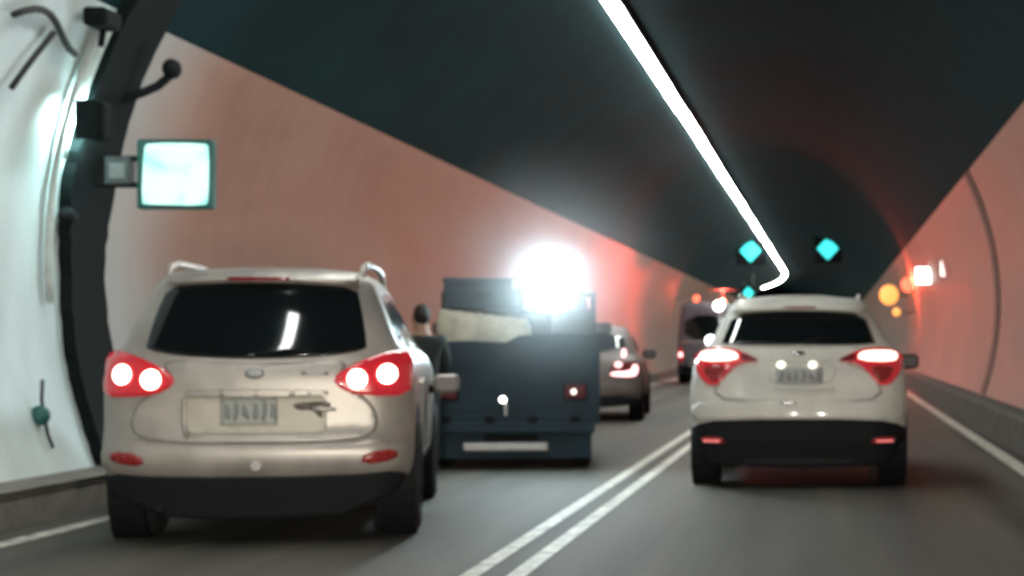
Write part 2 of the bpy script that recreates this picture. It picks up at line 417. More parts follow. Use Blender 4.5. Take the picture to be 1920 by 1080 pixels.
# uneven translucent face: a greener foot to the panel print
nt = M_SIGNF.node_tree; b = nt.nodes['Principled BSDF']
tc = nt.nodes.new('ShaderNodeTexCoord'); mp = nt.nodes.new('ShaderNodeMapping'); nz = nt.nodes.new('ShaderNodeTexNoise'); nz.inputs['Scale'].default_value = 5.0
cr = nt.nodes.new('ShaderNodeValToRGB'); cr.color_ramp.elements[0].color = (0.18, 0.78, 0.68, 1); cr.color_ramp.elements[1].color = (0.58, 0.97, 0.90, 1)
cr.color_ramp.elements[0].position = .36; cr.color_ramp.elements[1].position = .5
nt.links.new(tc.outputs['Object'], nz.inputs['Vector']); nt.links.new(nz.outputs[0], cr.inputs[0]); nt.links.new(cr.outputs[0], b.inputs['Emission Color'])
box('bracket_box', (-.46, 0.1, 0.03), (0.20, 0.14, 0.22), M_BOXG, t, 0.015)
box('box_label', (-.46, 0.027, 0.03), (0.12, 0.006, 0.12), M_METAL, t)
bm = bmesh.new(); bm_tube(bm, [(-.30, .1, .13), (-.66, .1, .13)], .022, 8); bm_tube(bm, [(-.30, .1, -.08), (-.66, .1, -.08)], .022, 8)
from_bm('bracket_arm', bm, M_BLACK, t)

def wallpt(z, y, out=0.0, side=-1):
    a = math.asin((z - CZ) / RAD)
    return Vector((CX + side * (RAD - out) * math.cos(a), y, CZ + (RAD - out) * math.sin(a)))
# wall lamp on the rib, aimed back along the white wall
p = wallpt(2.95, 14.62, 0.24)
t = empty('wall_lamp', p, 0, 'dark bulky lamp fitting clamped to the near edge of the dark rib', 'lamp')
RW = Matrix.Rotation(math.radians(-88), 3, 'Z')
bm = bmesh.new(); bm_box(bm, (0, 0.0, 0), (0.24, 0.14, 0.30), 0.04, RW)
from_bm('housing', bm, M_RIB, t)
bm = bmesh.new(); bm_box(bm, RW @ Vector((0, -0.065, 0)), (0.18, 0.02, 0.24), 0.006, RW)
from_bm('lens', bm, M_WASH, t)
box('hood', (-.05, -.14, 0), (.16, .02, .30), M_RIB, t, .006)
bm = bmesh.new(); bm_tube(bm, [(0, .02, 0), (-.06, .18, .02)], .04, 8); from_bm('bracket', bm, M_BLACK, t)
# camera on an arm
p = wallpt(3.42, 15.40, 0.14)
t = empty('wall_camera', p, 0, 'small dark camera on a bent arm reaching out above the lit sign', 'camera')
tube('arm', [(-.16, -.12, -.24), (0, 0, -.16), (.10, .05, -.10), (.18, .08, -.02)], 0.035, M_BLACK, t)
bm = bmesh.new(); bmesh.ops.create_uvsphere(bm, u_segments=14, v_segments=10, radius=.075); bmesh.ops.scale(bm, vec=(1, 1.4, 1.1), verts=bm.verts[:]); bmesh.ops.translate(bm, verts=bm.verts[:], vec=(.20, .08, .04))
from_bm('camera_head', bm, M_BLACK, t, True)
# knob
p = wallpt(2.18, 14.74, 0.08)
t = empty('rib_knob', p, 0, 'round dark knob on the near edge of the dark rib', 'knob')
bm = bmesh.new(); bmesh.ops.create_uvsphere(bm, u_segments=12, v_segments=8, radius=.07); from_bm('knob_head', bm, M_BLACK, t, True)
tube('shank', [(0, .0, 0), (0, .16, 0)], .03, M_BLACK, t)
# cable with a lamp bracket at the top of the white wall
t = empty('sagging_cable', (0, 0, 0), 0, 'black cable sagging across the top of the white wall', 'cable')
t.location = wallpt(3.5, 13.9, .04)
base = t.location.copy()
tube('cable', [wallpt(3.46 + .10 * math.sin(k * .5), 13.1 + k * .13, .05) - base for k in range(10)], .026, M_CABLE, t, 8)
tube('branch', [wallpt(3.0 + .09 * k, 13.45 + .07 * k, .05) - base for k in range(6)], .022, M_CABLE, t, 8)
p = wallpt(3.66, 14.30, .12)
t = empty('cable_bracket', p, 0, 'dark bracket at the very top of the white wall above the cable', 'bracket')
box('plate', (0, 0, 0), (.18, .34, .14), M_RIB, t, .03); tube('stem', [(0, .02, -.06), (-.02, .02, -.2)], .025, M_BLACK, t)
# round box with a hanging lead, low on the white wall
p = wallpt(0.66, 14.02, .03)
t = empty('junction_box', p, 0, 'small dark round junction box with a lead, low on the white wall', 'box')
bm = bmesh.new(); bmesh.ops.create_uvsphere(bm, u_segments=14, v_segments=8, radius=.075); from_bm('cover', bm, M_FRAMEG, t, True)
tube('lead', [(0.02, .0, .26), (0.01, .01, .12), (.03, 0, 0), (.05, .02, -.14), (.08, .04, -.24)], .014, M_CABLE, t)
# pale conduits running beside the rib
for k, (yy, z0, z1) in enumerate(((14.66, 2.9, 3.70), (14.58, 2.6, 3.72), (14.50, 1.5, 3.72))):
    pts = [wallpt(z0 + (z1 - z0) * i / 10, yy, .05) for i in range(11)]
    b0 = pts[0].copy()
    o = tube('conduit', [q - b0 for q in pts], .03, M_PIPE, None, 8); o.location = b0
    tag(o, ['pale conduit nearest the dark rib on the white wall', 'pale conduit in the middle of three beside the dark rib', 'longest pale conduit, farthest of three from the dark rib'][k], 'pipe', 'conduits beside the rib')

# ------------------------------------------------------------------ right wall: lit signs, warning lamps
def wall_sign(px, py, y, wd, ht, m, label):
    z = CH - (py - VY) * y / F
    x = (px - VX) * y / F
    t = empty('wall_sign', (x, y, z), 0, label, 'sign', 'lit signs on the pink wall')
    box('casing', (0, .06, 0), (wd + .06, .1, ht + .06), M_BLACK, t, .02)
    box('lit_face', (0, 0, 0), (wd, .03, ht), m, t, .01)
    wx = arc_x(z, 1) - x
    box('bracket', ((wd / 2 + wx) / 2, .06, 0), (abs(wx - wd / 2), .05, .06), M_METAL, t)
wall_sign(1731, 517, 46.0, .36, .40, M_WLIT, 'bright white lit sign box next to the amber lamp')
wall_sign(1778, 503, 41.0, .34, .34, M_WLIT2, 'dimmer pinkish lit sign box beside the bright white one')

def beacon(px, py, y, r, m, label, side=1, name='warning_lamp', grp='warning lamps on the walls', power=60):
    z = CH - (py - VY) * y / F
    x = (px - VX) * y / F
    t = empty(name, (x, y, z), 0, label, 'lamp', grp)
    bm = bmesh.new(); bmesh.ops.create_uvsphere(bm, u_segments=20, v_segments=12, radius=r)
    bmesh.ops.scale(bm, vec=(1, .6, 1.06), verts=bm.verts[:]); from_bm('lens', bm, m, t, True)
    if m is M_REDL:
        ld = bpy.data.lights.new('beacon_glow', 'SPOT'); ld.spot_size = math.radians(130); ld.spot_blend = .7; ld.color = (1.0, .08, .04); ld.energy = power * 7; ld.shadow_soft_size = .1
        lo = bpy.data.objects.new('beacon_glow', ld); col.objects.link(lo); lo.parent = t; lo.location = (-side * .28, -r - .2, 0); lo.rotation_euler = Vector((side * .55, -1.0, -.22)).to_track_quat('-Z', 'Y').to_euler()
    disc('housing', (0, r * .62, 0), 'y', r * 1.08, r * .5, M_BLACK, t)
    wx = arc_x(z, side) - x
    tube('bracket', [(0, r * .6, 0), (wx, r * .6, 0)], .03, M_METAL, t)
beacon(1667, 553, 60.0, .30, M_AMBER, 'large round amber warning lamp above the edge of the white crossover')
beacon(1681, 585, 58.0, .12, M_AMBER, 'small amber lamp just below the large round amber lamp')
beacon(1702, 534, 56.0, .20, M_REDL, 'red warning lamp between the amber lamp and the white sign')
beacon(1306, 560, 73.0, .13, M_REDL, 'red warning lamp on the far inner wall beyond the dark truck', -1, power=8)

# ------------------------------------------------------------------ vehicles
def interp(tbl, z, k):
    if z <= tbl[0][0]: return tbl[0][k]
    for i in range(len(tbl) - 1):
        a, b = tbl[i], tbl[i + 1]
        if z <= b[0]:
            t = (z - a[0]) / (b[0] - a[0])
            p0 = tbl[max(0, i - 1)]; p3 = tbl[min(len(tbl) - 1, i + 2)]
            m1 = (b[k] - p0[k]) / max(1e-6, b[0] - p0[0]) * (b[0] - a[0]); m2 = (p3[k] - a[k]) / max(1e-6, p3[0] - a[0]) * (b[0] - a[0])
            d = b[k] - a[k]
            if d == 0: m1 = m2 = 0
            else:
                m1 = max(0, min(m1 / d, 2.5)) * d; m2 = max(0, min(m2 / d, 2.5)) * d
            t2, t3 = t * t, t * t * t
            return (2 * t3 - 3 * t2 + 1) * a[k] + (t3 - 2 * t2 + t) * m1 + (-2 * t3 + 3 * t2) * b[k] + (t3 - t2) * m2
    return tbl[-1][k]
class Car:
    """body as stacked plan outlines; table rows: z, half width, rear y, front y"""
    def __init__(s, tbl, rc=0.24, bow=0.05):
        s.t, s.rc, s.bow = tbl, rc, bow
    def w(s, z): return interp(s.t, z, 1)
    def yr(s, z): return interp(s.t, z, 2)
    def yf(s, z): return interp(s.t, z, 3)
    def corner(s, x, z):
        w = s.w(z); rc = min(s.rc, w * .6); ax = min(abs(x), w)
        d = s.bow * (ax / w) ** 2
        if ax > w - rc:
            q = (ax - (w - rc)) / rc
            d += rc * 0.85 * (1 - math.sqrt(max(0, 1 - q * q)))
        return d
    def rear(s, x, z, off=0.0):
        return Vector((x, s.yr(z) + s.corner(x, z) - off, z))
    def side(s, sgn):
        def f(y, z, off=0.0):
            w = s.w(z)
            # plan taper towards the front end
            yf = s.yf(z); k = max(0.0, (y - (yf - .9)) / .9)
            return Vector((sgn * (w - 0.10 * k * k + off), y, z))
        return f
    def body(s, m, parent, nz=30, name='body'):
        bm = bmesh.new(); rows = []
        z0, z1 = s.t[0][0], s.t[-1][0]
        zs = [z0 + (z1 - z0) * i / nz for i in range(nz + 1)]
        for z in zs:
            w, yr, yf = s.w(z), s.yr(z), s.yf(z)
            half = []
            for i in range(13):                      # rear edge centre -> corner
                a = i / 12; x = w * (1 - (1 - a) ** 1.8) if i < 12 else w
                half.append((x, yr + s.corner(x, z)))
            yc = half[-1][1]
            for i in range(1, 8):
                yy = yc + (yf - .55 - yc) * i / 8
                k = max(0.0, (yy - (yf - .9)) / .9); half.append((w - .10 * k * k, yy))
            for i in range(0, 9):                    # front corner
                a = i / 8 * PI / 2
                half.append(((w - .10) * (math.cos(a) ** .55 if i < 8 else 0), yf - .55 + .55 * math.sin(a) ** .8))
            ring = half + [(-x, y_) for x, y_ in half[-2:0:-1]]
            rows.append([bm.verts.new((x, y_, z)) for x, y_ in ring])
        n = len(rows[0])
        for i in range(len(rows) - 1):
            for k in range(n):
                bm.faces.new((rows[i][k], rows[i][(k + 1) % n], rows[i + 1][(k + 1) % n], rows[i + 1][k]))
        bm.faces.new(rows[0][::-1]); bm.faces.new(rows[-1])
        return from_bm(name, bm, m, parent, True)
def wheel(c, r, wd, parent, sgn):
    t = lathe_x('wheel', [(-wd / 2, r * .62), (-wd / 2, r * .93), (-wd / 2 + .02, r * .985), (-wd * .2, r), (wd * .2, r), (wd / 2 - .02, r * .985), (wd / 2, r * .93), (wd / 2, r * .62), (wd / 2 - .03, r * .60), (-wd / 2 + .03, r * .60), (-wd / 2, r * .62)], c, M_RUB, parent)
    bm = bmesh.new()
    bm_disc(bm, (c[0] + sgn * (wd / 2 - .06), c[1], c[2]), 'x', r * .60, .03, 28)
    for k in range(5):
        a = k * 2 * PI / 5 + .3
        bm_box(bm, (c[0] + sgn * (wd / 2 - .03), c[1] + r * .3 * math.cos(a), c[2] + r * .3 * math.sin(a)), (.03, r * .58, .07), .008, None)
    o = from_bm('rim', bm, M_METAL, t)
    return t
def wheels(car, parent, ys_, r, wd, zc=None):
    for y in ys_:
        for sg in (-1, 1):
            z = r
            bm = bmesh.new(); bm_disc(bm, (sg * (car.w(.5) - .10), y, z + .02), 'x', r + .075, .215, 32)
            from_bm('wheel_arch', bm, M_BLACK, parent)
            wheel((sg * (car.w(.5) - wd / 2 + .022), y, z), r, wd, parent, sg)
def mirror(car, parent, sg, y, z, m, sc_=1.0):
    x = car.w(z)
    bm = bmesh.new(); bm_box(bm, (sg * (x + .13), y, z), (.22 * sc_, .12, .15 * sc_), .04)
    o = from_bm('door_mirror', bm, m, parent, True)
    bm = bmesh.new(); bm_box(bm, (sg * (x + .135), y - .063, z), (.17 * sc_, .01, .11 * sc_), .003)
    from_bm('mirror_glass', bm, M_MIRG, o)
    bm = bmesh.new(); bm_tube(bm, [(sg * (x - .03), y + .02, z - .05), (sg * (x + .06), y, z - .03)], .03, 8); from_bm('mirror_arm', bm, M_BLACK, o)
def mirrored(pts): return [(-x, z) for x, z in pts][::-1]
def side_windows(car, parent, outlines):
    for sg in (-1, 1):
        for ol in outlines:
            patch('side_window', ol, car.side(sg), .006, .03, M_GLASS, parent, 1, 3)

# ---- silver SUV
def silver_suv():
    rz = math.radians(9.5)
    t = empty('suv', (-3.39, 11.30, 0), rz, 'dirty silver sport utility vehicle with round brake lights and dented tailgate', 'suv', 'vehicles queuing in the tunnel')
    t.scale = (.96, 1, 1)
    c = Car([(.30, .80, .34, 4.50), (.38, .90, .10, 4.60), (.46, .935, .02, 4.66), (.56, .945, 0, 4.68), (.62, .945, .02, 4.68), (.70, .945, .055, 4.66), (.90, .945, .06, 4.58), (1.00, .94, .065, 4.40),
             (1.10, .915, .09, 3.75), (1.18, .845, .125, 3.5), (1.34, .775, .215, 3.2), (1.50, .705, .315, 2.9), (1.58, .665, .37, 2.7), (1.635, .60, .47, 2.5), (1.665, .50, .66, 2.25), (1.68, .32, .95, 1.9)], .26, .085)
    c.body(M_SILVER, t, 40)
    S = c.rear
    TG = [(-.74, .64), (-.40, .61), (.40, .61), (.74, .64), (.72, .84), (.50, .98), (.56, 1.10), (.30, 1.085), (0, 1.075), (-.30, 1.085), (-.56, 1.10), (-.50, .98), (-.72, .84)]
    patch('tailgate_gap', [(x * 1.006, .86 + (z - .86) * 1.008) for x, z in TG], S, .006, .03, M_BLACK, t, 2, 3)
    patch('tailgate', TG, S, .012, .04, M_SILVER, t, 2, 3)
    patch('rear_window', [(-.665, 1.20), (-.655, 1.16), (-.45, 1.125), (-.2, 1.112), (0, 1.108), (.2, 1.112), (.45, 1.125), (.655, 1.16), (.665, 1.20), (.62, 1.42), (.58, 1.54), (.3, 1.56), (0, 1.567), (-.3, 1.56), (-.58, 1.54), (-.62, 1.42)], S, .010, .03, M_GLASS, t, 1, 4)
    sp = patch('spoiler', [(-.60, 1.555), (-.3, 1.58), (0, 1.588), (.3, 1.58), (.60, 1.555), (.58, 1.635), (0, 1.65), (-.58, 1.635)], S, .07, .12, M_SILVER, t, 1, 3)
    patch('third_brake_lamp', [(-.20, 1.575), (.18, 1.575), (.18, 1.60), (-.20, 1.60)], S, .078, .02, M_LENSD, sp, 0, 2)
    # bumper and valance
    patch('bumper', [(-.935, .42), (-.45, .395), (.45, .395), (.935, .42), (.935, .60), (.72, .63), (.60, .60), (-.60, .60), (-.72, .63), (-.935, .60)], S, .035, .10, M_SILVER, t, 1, 4)
    patch('valance', [(-.86, .30), (-.62, .22), (-.5, .16), (.5, .16), (.62, .22), (.86, .30), (.92, .44), (.5, .41), (-.5, .41), (-.92, .44)], lambda x, z, off=0: Vector((x, .03 + c.corner(x, .5) + .25 * max(0, .42 - z) - off, z)), .02, .5, M_BLACK, t, 1, 3)
    box('underbody', (0, 2.2, .27), (1.45, 3.8, .12), M_BLACK, t, .03)
    for sg in (-1, 1):
        ol = [(.46, .985), (.53, .915), (.66, .885), (.93, .880), (.94, 1.02), (.935, 1.13), (.86, 1.165), (.70, 1.12), (.56, 1.06)]
        ol = ol if sg > 0 else mirrored(ol)
        L = patch('tail_light', ol, S, .030, .06, M_LENS, t, 1, 4)
        for bx, bz in ((.615, .985), (.795, 1.015)):
            p = S(sg * bx, bz, .036)
            patch('brake_bulb', [(sg * bx + .060 * math.cos(a * PI / 8), bz + .060 * math.sin(a * PI / 8)) for a in range(16)], S, .042, .02, M_BRAKE, L, 0, 1)
        ol = [(.64, .475), (.86, .50), (.86, .57), (.66, .55)]
        patch('reflector', ol if sg > 0 else mirrored(ol), S, .042, .03, M_REFL, t, 1, 2)
        # roof rails
        r = tube('roof_rail', [(sg * .60, .62, 1.60), (sg * .605, .72, 1.67), (sg * .61, 1.0, 1.70), (sg * .61, 1.9, 1.705), (sg * .60, 2.5, 1.68), (sg * .60, 2.62, 1.60)], .024, M_SILVER, t)
        mirror(c, t, sg, 2.7, .90, M_SILVER, .9)
        patch('sill', [(.9, .30), (3.5, .30), (3.5, .44), (.9, .44)], c.side(sg), .012, .05, M_BLACK, t, 0, 2)
        patch('door_line', [(2.0, .50), (2.012, .50), (2.012, 1.08), (2.0, 1.08)], c.side(sg), .003, .01, M_BLACK, t, 0, 1)
        patch('door_handle', [(1.1, .93), (1.3, .93), (1.3, .97), (1.1, .97)], c.side(sg), .03, .03, M_SILVER, t, 1, 1)
    side_windows(c, t, [[(.62, 1.22), (1.02, 1.19), (.98, 1.50), (.80, 1.50)], [(1.08, 1.18), (1.98, 1.16), (1.98, 1.53), (1.05, 1.52)], [(2.04, 1.16), (2.98, 1.15), (2.62, 1.48), (2.04, 1.53)]])
    # licence plate recess, plate, trim, emblem
    patch('plate_recess', rrect(-.415, .43, .665, .885, .04), S, .020, .03, M_RECESS, t, 0, 3)
    patch('recess_rim', [(-.40, .655), (-.37, .668), (-.40, .70), (-.408, .89), (-.43, .89), (-.43, .69)], S, .045, .03, M_SILVER, t, 1, 2)
    pl = patch('licence_plate', [(-.20, .715), (.14, .715), (.14, .875), (-.20, .875)], S, .032, .012, M_PLATE, t, 0, 2)
    for k in range(6):
        x0 = -.175 + k * .052 + (.012 if k > 2 else 0)
        hh = (.02, .0, .03, .01, .0, .02)[k]; patch('print', [(x0 - .006, .745 + hh), (x0 + .020 + hh, .74), (x0 + .038, .80), (x0 + .030, .845 - hh), (x0, .85), (x0 + .004, .80)], S, .035, .004, M_PRINT, pl, 1, 0)
    patch('trim_strip', [(-.40, .885), (.44, .885), (.44, .925), (-.40, .925)], S, .065, .06, M_SILVER, t, 1, 3)
    patch('emblem', [(-.05, 1.00), (0, .985), (.05, 1.00), (.06, 1.02), (.05, 1.045), (0, 1.055), (-.05, 1.045), (-.06, 1.02)], S, .026, .02, M_METAL, t, 1, 1)
    patch('nameplate', [(.28, 1.01), (.44, 1.01), (.44, 1.03), (.28, 1.03)], S, .02, .012, M_METAL, t, 0, 1)
    patch('dent', [(.22, .835), (.30, .85), (.45, .855), (.46, .82), (.40, .81), (.41, .75), (.375, .77), (.35, .805), (.26, .80)], S, .029, .01, M_DENT, t, 1, 2)
    patch('torn_trim', [(.34, .80), (.48, .79), (.50, .815), (.36, .83)], S, .055, .02, M_SILVER, t, 1, 1)
    tube('wiper', [S(0.0, 1.125, .03), S(.18, 1.16, .03), S(.36, 1.15, .03)], .01, M_BLACK, t, 6)
    tube('exhaust_pipe', [(-.55, .5, .24), (-.56, .06, .22)], .03, M_BLACK, t)
    disc('badge', S(.02, .48, .045), 'y', .03, .02, M_CHROME, t)
    wheels(c, t, (.88, 3.60), .365, .285)
    return t
silver_suv()

# ---- white crossover
def white_crossover():
    t = empty('crossover', (-.255, 15.65, 0), 0, 'white crossover with lit bar tail lights and black lower cladding', 'crossover', 'vehicles queuing in the tunnel')
    c = Car([(.26, .78, .22, 4.05), (.34, .86, .08, 4.15), (.46, .885, .02, 4.22), (.58, .895, 0, 4.25), (.70, .90, .005, 4.25), (.82, .90, .03, 4.22), (.95, .885, .06, 4.1), (1.05, .865, .09, 3.75), (1.14, .80, .13, 3.2),
             (1.20, .745, .17, 3.05), (1.32, .685, .29, 2.8), (1.44, .63, .42, 2.55), (1.52, .585, .50, 2.4), (1.57, .52, .58, 2.2), (1.60, .40, .75, 2.0), (1.612, .2, 1.0, 1.8)], .30, .06)
    c.body(M_WHITE, t, 40)
    S = c.rear
    patch('rear_window', [(-.64, 1.185), (0, 1.178), (.64, 1.185), (.63, 1.22), (.55, 1.44), (.25, 1.462), (0, 1.466), (-.25, 1.462), (-.55, 1.44), (-.63, 1.22)], S, .012, .03, M_GLASS, t, 1, 4)
    sp = patch('spoiler', [(-.585, 1.455), (-.3, 1.475), (0, 1.48), (.3, 1.475), (.585, 1.455), (.55, 1.55), (.3, 1.59), (0, 1.60), (-.3, 1.59), (-.55, 1.55)], S, .10, .16, M_WHITE, t, 1, 3)
    patch('third_brake_lamp', [(-.14, 1.485), (.14, 1.485), (.14, 1.50), (-.14, 1.50)], S, .106, .02, M_LENSD, sp, 0, 1)
    TG = [(-.70, .74), (-.3, .71), (.3, .71), (.70, .74), (.62, .95), (.36, 1.04), (.60, 1.165), (0, 1.16), (-.60, 1.165), (-.36, 1.04), (-.62, .95)]
    patch('tailgate_gap', [(x * 1.010, .94 + (z - .94) * 1.014) for x, z in TG], S, .006, .03, M_BLACK, t, 1, 3)
    patch('tailgate', TG, S, .012, .04, M_WHITE, t, 1, 3)
    patch('bumper', [(-.885, .55), (-.60, .585), (.60, .585), (.885, .55), (.895, .70), (.60, .72), (-.60, .72), (-.895, .70)], S, .025, .08, M_WHITE, t, 1, 4)
    patch('lower_cladding', [(-.70, .18), (.70, .18), (.80, .28), (.89, .42), (.885, .52), (.62, .575), (-.62, .575), (-.885, .52), (-.89, .42), (-.80, .28)], lambda x, z, off=0: Vector((x, .03 + c.corner(x, .5) + .22 * max(0, .4 - z) - off, z)), .035, .4, M_BLACK, t, 1, 4)
    patch('skid_strip', [(-.42, .20), (.42, .20), (.46, .25), (-.46, .25)], lambda x, z, off=0: Vector((x, .03 + c.corner(x, .5) + .22 * max(0, .4 - z) - off, z)), .042, .05, M_RUB, t, 1, 2)
    box('underbody', (0, 2.0, .25), (1.35, 3.4, .12), M_BLACK, t, .03)
    for sg in (-1, 1):
        mk = (lambda o: o) if sg > 0 else mirrored
        L = patch('tail_light', mk([(.30, 1.05), (.46, 1.035), (.56, .98), (.64, .87), (.70, .845), (.79, .88), (.875, 1.02), (.865, 1.12), (.70, 1.17), (.52, 1.155)]), S, .028, .06, M_LENS, t, 1, 4)
        patch('light_bar', mk([(.49, 1.055), (.79, 1.045), (.83, 1.09), (.80, 1.135), (.60, 1.14), (.50, 1.12)]), S, .040, .02, M_BRAKE2, L, 1, 2)
        patch('lower_lens', mk([(.58, 1.015), (.79, 1.01), (.76, .93), (.70, .875), (.64, .90)]), S, .036, .02, M_REFL, L, 1, 2)
        patch('inner_lens', mk([(.31, 1.05), (.47, 1.05), (.47, 1.12), (.40, 1.10)]), S, .034, .02, M_LENSD, L, 1, 1)
        L2 = patch('reflector', mk([(.60, .34), (.80, .34), (.82, .43), (.60, .43)]), S, .055, .05, M_REFL, t, 1, 2)
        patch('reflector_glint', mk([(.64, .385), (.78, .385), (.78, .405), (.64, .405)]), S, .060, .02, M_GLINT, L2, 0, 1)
        mirror(c, t, sg, 2.75, 1.02, M_BLACK, .95)
        patch('sill', [(.9, .28), (3.2, .28), (3.2, .46), (.9, .46)], c.side(sg), .012, .05, M_BLACK, t, 0, 2)
        patch('plate_lamp', [(sg * .13 + .035 * math.cos(a * PI / 6) - .01, 1.018 + .03 * math.sin(a * PI / 6)) for a in range(12)], S, .046, .02, M_PLAMP, t, 0, 0)
        tube('roof_rail', [(sg * .50, .8, 1.56), (sg * .51, .9, 1.60), (sg * .51, 1.9, 1.61), (sg * .50, 2.1, 1.56)], .016, M_WHITE, t)
        patch('door_line', [(1.9, .50), (1.912, .50), (1.912, 1.08), (1.9, 1.08)], c.side(sg), .003, .01, M_BLACK, t, 0, 1)
        patch('door_handle', [(2.3, .90), (2.5, .90), (2.5, .94), (2.3, .94)], c.side(sg), .03, .03, M_WHITE, t, 1, 1)
    side_windows(c, t, [[(.75, 1.24), (1.02, 1.19), (1.0, 1.42), (.90, 1.42)], [(1.06, 1.17), (1.88, 1.15), (1.88, 1.46), (1.04, 1.45)], [(1.94, 1.15), (2.85, 1.13), (2.45, 1.40), (1.94, 1.46)]])
    pr = patch('plate_recess', [(-.24, .85), (.26, .85), (.32, .98), (.28, 1.02), (-.24, 1.02)], S, .020, .03, M_WHITE, t, 1, 3)
    pl = patch('licence_plate', [(-.18, .865), (.20, .865), (.20, 1.0), (-.18, 1.0)], S, .030, .012, M_PLATE, t, 0, 2)
    for k in range(6):
        x0 = -.155 + k * .057 + (.012 if k > 2 else 0)
        hh = (.0, .02, .01, .0, .03, .01)[k]; patch('print', [(x0 - .006, .885 + hh), (x0 + .022 + hh, .88), (x0 + .042, .93), (x0 + .034, .975 - hh), (x0, .98), (x0 + .006, .93)], S, .033, .004, M_PRINT, pl, 1, 0)
    patch('handle_trim', [(-.22, 1.045), (.24, 1.045), (.24, 1.075), (-.22, 1.075)], S, .035, .03, M_WHITE, t, 1, 2)
    patch('emblem', [(-.05, 1.09), (.05, 1.09), (.06, 1.13), (-.06, 1.13)], S, .022, .02, M_CHROME, t, 1, 1)
    patch('recess_lip', [(-.2, .815), (.28, .815), (.30, .845), (-.2, .845)], S, .035, .03, M_WHITE, t, 1, 2)
    patch('badge', [(-.14, .70), (-.02, .70), (-.02, .725), (-.14, .725)], S, .04, .02, M_CHROME, t, 0, 1)
    tube('wiper', [S(0.0, 1.195, .03), S(.16, 1.23, .03), S(.3, 1.225, .03)], .01, M_BLACK, t, 6)
    wheels(c, t, (.80, 3.40), .335, .225)
white_crossover()

# ---- dark blue truck with a tall tailgate, load and floodlight
def blue_truck():
    t = empty('pickup_truck', (-3.0, 18.1, 0), math.radians(7.0), 'dark blue cargo truck with tall tailgate and beige covered load', 'truck', 'vehicles queuing in the tunnel')
    def slab(name, ol, y0, th, m, parent=t, bev=.012):
        bm = bmesh.new()
        f = bm.faces.new([bm.verts.new((x, y0, z)) for x, z in ol])
        e = bmesh.ops.extrude_face_region(bm, geom=[f])
        for g in e['geom']:
            if isinstance(g, bmesh.types.BMVert): g.co.y += th
        bmesh.ops.bevel(bm, geom=bm.edges[:], offset=bev, segments=2, affect='EDGES')
        return from_bm(name, bm, m, parent)
    tg = slab('tailgate', [(-.80, .46), (.80, .46), (.81, 1.27), (.45, 1.29), (.08, 1.27), (-.05, 1.20), (-.40, 1.215), (-.78, 1.20)], 0, .05, M_BLUE)
    for k, z in enumerate((.60, .80, 1.0)):
        slab('pressing', [(-.70, z - .045), (.70, z - .045), (.68, z + .045), (-.68, z + .045)], -.012, .02, M_BLUE, tg, .006)
    for sg in (-1, 1):
        bm = bmesh.new(); bm_box(bm, (sg * .785, 1.08, .87), (.045, 2.04, .80), .012)
        from_bm('bed_side', bm, M_BLUE, t)
        box('corner_post', (sg * .80, .03, .86), (.06, .07, .86), M_BLUE, t, .012)
        tl = box('tail_light', (sg * .60, -.03, .735), (.20, .05, .13), M_LENSM, t, .015)
        box('lamp_rim', (sg * .60, -.012, .735), (.23, .03, .16), M_BLACK, tl, .008)
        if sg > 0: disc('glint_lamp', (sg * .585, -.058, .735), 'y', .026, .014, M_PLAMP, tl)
        box('mudflap', (sg * .62, .32, .22), (.26, .02, .26), M_RUB, t, .005)
        box('rack_post', (sg * .77, 2.0, 1.35), (.06, .06, .75), M_BLACK, t, .01)
    disc('latch', (-.075, -.03, .66), 'y', .036, .03, M_CHROME, t); disc('latch_spot', (-.075, -.047, .665), 'y', .028, .012, M_WSPOT, t)  # small emissive white disc on the chrome latch
    for hx in (-.6, -.2, .2, .6): box('hinge', (hx, -.02, .475), (.09, .05, .06), M_BLACK, t, .01)
    box('latch_bar', (-.05, -.025, .58), (.03, .02, .14), M_METAL, t, .005)
    box('bed_floor', (0, 1.05, .50), (1.5, 2.0, .08), M_BLACK, t)
    box('rack_bar', (0, 2.0, 1.70), (1.6, .06, .06), M_BLACK, t, .01)
    box('rack_mesh', (0, 2.02, 1.30), (1.5, .02, .5), M_BLACK, t)
    box('rear_bumper', (0, .02, .40), (1.56, .10, .12), M_BLUE, t, .02)
    box('underrun_bar', (-.05, .0, .215), (.80, .06, .09), M_METAL, t, .02)
    box('frame', (0, 1.9, .32), (.8, 3.4, .16), M_BLACK, t, .02)
    box('skirt_panel', (0, .10, .25), (1.50, .03, .30), M_BLUE, t, .01)
    box('bar_bracket', (0, .1, .29), (.5, .05, .12), M_BLACK, t)
    # cab
    cc = Car([(.40, .72, 2.10, 3.35), (.6, .76, 2.10, 3.42), (1.0, .77, 2.10, 3.40), (1.2, .76, 2.10, 3.32), (1.5, .72, 2.12, 3.1), (1.72, .68, 2.16, 2.95), (1.82, .62, 2.22, 2.85), (1.87, .45, 2.35, 2.7)], .14, .02)
    cab = cc.body(M_BLUE, t, 20, 'cab')
    patch('cab_rear_window', [(-.5, 1.36), (.5, 1.36), (.48, 1.66), (-.48, 1.66)], cc.rear, .008, .02, M_GLASS, cab, 1, 2)
    for sg in (-1, 1):
        patch('side_window', [(2.35, 1.2), (3.0, 1.18), (2.88, 1.62), (2.35, 1.64)], cc.side(sg), .006, .02, M_GLASS, cab, 1, 2)
        mirror(cc, t, sg, 3.0, 1.35, M_BLACK, .9)
    pc = Car([(.4, .80, 0, 3.4), (1.0, .80, 0, 3.4)])
    for y in (.75, 2.75):
        for sg in (-1, 1): wheel((sg * .66, y, .29), .29, .18, t, sg)
    # floodlight on a post at the headboard
    return t
TR = blue_truck()
